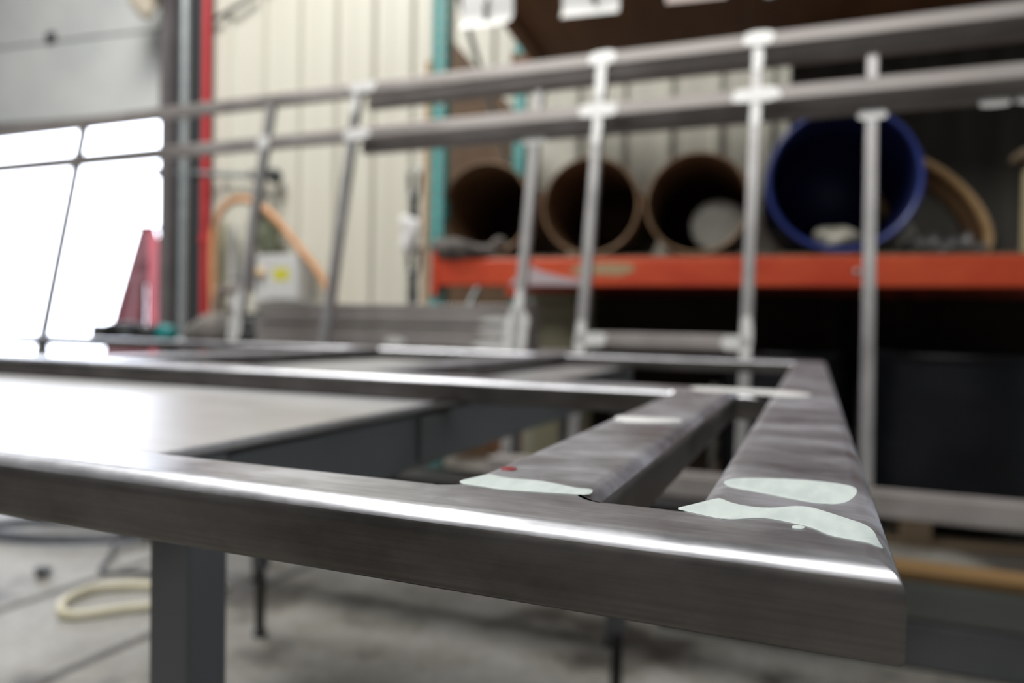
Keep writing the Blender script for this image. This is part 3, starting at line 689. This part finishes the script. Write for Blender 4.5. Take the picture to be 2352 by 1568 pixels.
# trestle carrying both panels
ts_ = thing('low_trestle', 'low steel trestle behind the table carrying the leaning panels', 'trestle', (-.7,1.70,0))
link('trestle_beam', boxbm(-1.15,.82,-.075,.075,H-.377-.045,H-.3785,.004), M['blacksteel'], ts_)
for x in (-.767, .275):
    link('trestle_leg', boxbm(x-.011,x+.011,-.011,.011,0,H-.4225,.002), M['tablegrey'], ts_)
    link('trestle_foot', boxbm(x-.014,x+.014,-.014,.014,0,.01), M['foot'], ts_, smooth=False)

# ------------------------------------------------------------------ second bench behind the panels with stacked tubes and clutter
ZB2 = H-.078
bn = thing('back_bench', 'grey steel bench behind the leaning panels carrying stacked tubes and tools', 'bench', (-1.9,2.14,0))
link('bench_top', boxbm(-1.45,1.20,-.255,.27,ZB2-.02,ZB2,.003), M['plate'], bn)
for x in (-1.40, .243, 1.13):
    for y in (-.22,.235): link('bench_leg', boxbm(x-.014,x+.014,y-.014,y+.014,0,ZB2-.0205,.003), M['tablegrey'], bn)
g = 'flat steel tubes stacked on the back bench'
zz_ = ZB2+.0005
lbs = ['bottom tube of the grey stack on the back bench', 'second tube up in the grey stack on the back bench', 'third tube up in the grey stack on the back bench', 'top tube of the grey stack on the back bench']
for k, (x0, x1, y0, hh) in enumerate(((-1.68,-.735,1.925,.044),(-1.70,-.745,1.935,.034),(-1.66,-.742,1.932,.028),(-1.69,-.75,1.945,.030))):
    t = thing('steel_tube', lbs[k], 'steel tube', ((x0+x1)/2, y0+.05, zz_), group=g)
    w = (x1-x0)/2
    link('tube_body', boxbm(-w,w,-.05,.05,0,hh,.004), M['steel_far'], t)
    if k == 0:
        link('ground_patch', prismbm(edge_poly(-w+.52, hh*.6, .04, .011, 60, 14, .15), (-.0512,-.0498), 'xz'), M['ground'], t, smooth=False)
    if k in (0, 1, 2):
        bm = bmesh.new()
        cx = (w-.09, w-.075, w-.07)[k]
        prism(bm, edge_poly(cx, hh/2, .075, hh*.33, k+50, 18, .18), (-.0512,-.0498), 'xz')
        link('ground_patch', bm, M['ground'], t, smooth=False)
    zz_ += hh+.0005
# red tapered steel stand outside the door, seen through its openings
sd = thing('tapered_stand', 'red tapered steel stand with openings, outside in the bright doorway', 'stand', RL(-3.275, 2.0, -.03), (0,0,DL-.25))
SC = [-1,-.80,-.50,-.22,.22,.48,.86,1]; SZ = [0,.12,.70,1.06,1.14,1.235,1.36,1.495]
SW = lambda z: .43-.247*z
def stand_face(opens, ang, name):
    bm = bmesh.new(); vv = {}
    for i, fx in enumerate(SC):
        for j, z in enumerate(SZ):
            for q_ in (0, 1): vv[i,j,q_] = bm.verts.new((fx*(SW(z)-.02*q_), -(SW(z)-.02*q_)*.55, z))
    ok_ = lambda i, j: 0 <= i < 7 and 0 <= j < 7 and (i, j) not in opens
    for i in range(7):
        for j in range(7):
            if not ok_(i, j): continue
            bm.faces.new((vv[i,j,0],vv[i+1,j,0],vv[i+1,j+1,0],vv[i,j+1,0])); bm.faces.new((vv[i,j,1],vv[i,j+1,1],vv[i+1,j+1,1],vv[i+1,j,1]))
            for di, dj, p_, q2 in ((-1,0,(i,j),(i,j+1)),(1,0,(i+1,j),(i+1,j+1)),(0,-1,(i,j),(i+1,j)),(0,1,(i,j+1),(i+1,j+1))):
                if not ok_(i+di, j+dj): bm.faces.new((vv[(*p_,0)],vv[(*q2,0)],vv[(*q2,1)],vv[(*p_,1)]))
    return link(name, bm, M['jackred'], sd, smooth=False, rot=(0,0,ang))
stand_face({(1,2),(2,4),(5,4),(5,2)}, 0, 'front_plate')
stand_face({(5,2),(4,4),(1,4),(1,2)}, math.pi, 'rear_plate')
for sg in (-1, 1):
    A = [(sg*SW(0),-SW(0)*.55,0),(sg*SW(0),SW(0)*.55,0),(sg*SW(1.495),SW(1.495)*.55,1.495),(sg*SW(1.495),-SW(1.495)*.55,1.495)]
    bm = bmesh.new(); v1 = [bm.verts.new(p) for p in A]; v2 = [bm.verts.new((p[0]-sg*.02,p[1]*.96,p[2])) for p in A]
    bm.faces.new(v1); bm.faces.new(v2[::-1])
    for i in range(4): bm.faces.new((v1[i],v1[(i+1)%4],v2[(i+1)%4],v2[i]))
    link('side_plate', bm, M['jackred'], sd, smooth=False)
link('top_plate', boxbm(-.075,.075,-.05,.05,1.4955,1.52,.006), M['jackred'], sd)
# grinder with teal tail
gr = thing('angle_grinder', 'dark power tool with a teal end lying on the bench below the red stand', 'power tool', (-2.27,1.99,ZB2), (0,0,.05))
link('tool_body', sweepbm([(-.16,0,.030),(-.13,0,.034),(-.02,0,.034),(.02,0,.030),(.10,0,.030)], [.026,.032,.033,.028,.027], 16), M['blacksteel'], gr)
link('tail_cap', sweepbm([(.10,0,.030),(.105,0,.030),(.15,0,.030),(.165,0,.030)], [.027,.031,.030,.018], 16), M['tealplastic'], gr)
link('gear_head', boxbm(-.205,-.155,-.03,.03,.004,.058,.010), M['junk2'], gr)
link('disc', lathebm([(0,-.003),(.058,-.003),(.06,0),(.058,.003),(0,.003)], 32), M['dkgrey'], gr, loc=(-.185,0,.0035))
link('power_switch', boxbm(-.05,-.01,-.037,-.028,.03,.042,.002), M['conduit'], gr)
# clutter right of the red stand
def bent_bracket(loc, rz, sc, lb, m):
    t = thing('steel_bracket', lb, 'bracket', loc, (0,0,rz), 'loose brackets on the bench')
    link('plate', boxbm(-.09*sc,.09*sc,-.05*sc,.05*sc,0,.008,.002), M[m], t)
    link('upstand', boxbm(-.09*sc,-.078*sc,-.05*sc,.05*sc,.008,.13*sc,.002), M[m], t)
    link('rib', prismbm([(-.078*sc,.008),(.04*sc,.008),(-.078*sc,.10*sc)], (-.004,.004), 'xz'), M[m], t, smooth=False)
bent_bracket((-2.02,2.30,ZB2), .3, 1.0, 'brown bent bracket on the bench behind the grey rag', 'junk1')
bent_bracket((-1.86,2.26,ZB2), -.7, .8, 'grey bent bracket on the bench beside the stacked tubes', 'junk2')
cl = thing('bar_clamp', 'dull brown clamp with a tall screw standing on the bench left of the post', 'clamp', (-2.12,2.30,ZB2))
link('clamp_frame', sweepbm(smoothpath([(.05,0,.02),(-.07,0,.02),(-.08,0,.10),(-.07,0,.19),(.05,0,.20)],5), .018, 10), M['junk1'], cl)
link('screw', sweepbm([(.045,0,.05),(.045,0,.25)], .010, 10), M['junk2'], cl)
link('screw_handle', sweepbm([(-.01,0,.245),(.10,0,.245)], .006, 8), M['junk2'], cl)
bm = bmesh.new(); blob(bm, (0,0,.05), .13,.09,.062, 41, .4, flat=-.05)
tag(link('work_rag', bm, M['rag'], loc=(-1.99,2.13,ZB2+.001)), 'crumpled grey rag on the bench right of the teal-ended tool', 'rag')
cp = sweepbm(smoothpath([(.09*math.cos(a)*(1-.02*i), .06*math.sin(a), .012+.004*i) for i, a in enumerate([k*.7 for k in range(24)])], 3), .010, 8)
tag(link('cable_coil', cp, M['dkgrey'], loc=(-1.78,2.03,ZB2)), 'dark coiled cable on the bench in front of the grey bracket', 'cable')

# ------------------------------------------------------------------ things on the floor
def loop(cx, cy, rx, ry, n, turns, rz, r, dr=0):
    pts = []
    for i in range(n*turns):
        a = 2*math.pi*i/n; k = 1+dr*i/n
        x, y = rx*k*math.cos(a), ry*k*math.sin(a)
        pts.append((cx+x*math.cos(rz)-y*math.sin(rz), cy+x*math.sin(rz)+y*math.cos(rz), r+.0015+(2*r*.8*(i/(n*turns)) if turns > 1 else 0)))
    return pts
tag(link('floor_hose', sweepbm(loop(-2.35,1.77,.30,.12,48,2,.30,.012,-.05), .012, 10), M['hose_d']), 'dark hose lying in a loop on the floor at left', 'hose')
tag(link('floor_hose', sweepbm(smoothpath([(-1.47,1.585,.012),(-1.54,1.56,.012),(-1.63,1.53,.011),(-1.72,1.505,.011),(-1.80,1.44,.011),(-1.785,1.34,.011),(-1.69,1.285,.011),(-1.60,1.375,.011),(-1.52,1.45,.011),(-1.46,1.52,.012)],8), .011, 10), M['hose_c']), 'cream hose lying in a loop on the floor beside the table leg', 'hose')
tag(link('power_cord', sweepbm(smoothpath([(-2.20,1.90,.24),(-2.12,1.80,.12),(-2.02,1.68,.02),(-1.92,1.56,.008),(-1.80,1.60,.008),(-1.6,1.65,.008)],8), .007, 8), M['hose_d']), 'thin dark cord dropping to the floor above the cream hose', 'cord')
tag(link('grinding_scrap', blob(bmesh.new(), (0,0,.016), .028,.02,.016, 77, .35), M['dkgrey'], loc=(-2.05,1.475,0)), 'small dark lump on the floor left of the cream hose', 'scrap')
bm = bmesh.new()
def strip(a, b, w):
    a, b = Vector(a), Vector(b); d = (b-a).normalized(); n = Vector((-d.y, d.x, 0))*w
    q = [bm.verts.new((*(p+sg*n).xy, z)) for z in (-.004,.0012) for p, sg in ((a,1),(b,1),(b,-1),(a,-1))]
    bm.faces.new(q[4:]); bm.faces.new(q[:4][::-1])
    for i in range(4): bm.faces.new((q[i], q[(i+1)%4], q[4+(i+1)%4], q[4+i]))
strip((-1.90,1.20,0), (-1.86,3.6,0), .014); strip((-1.46,.85,0), (-1.35,3.4,0), .014)
struct(link('trim_2', bm, M['crack'], smooth=False))
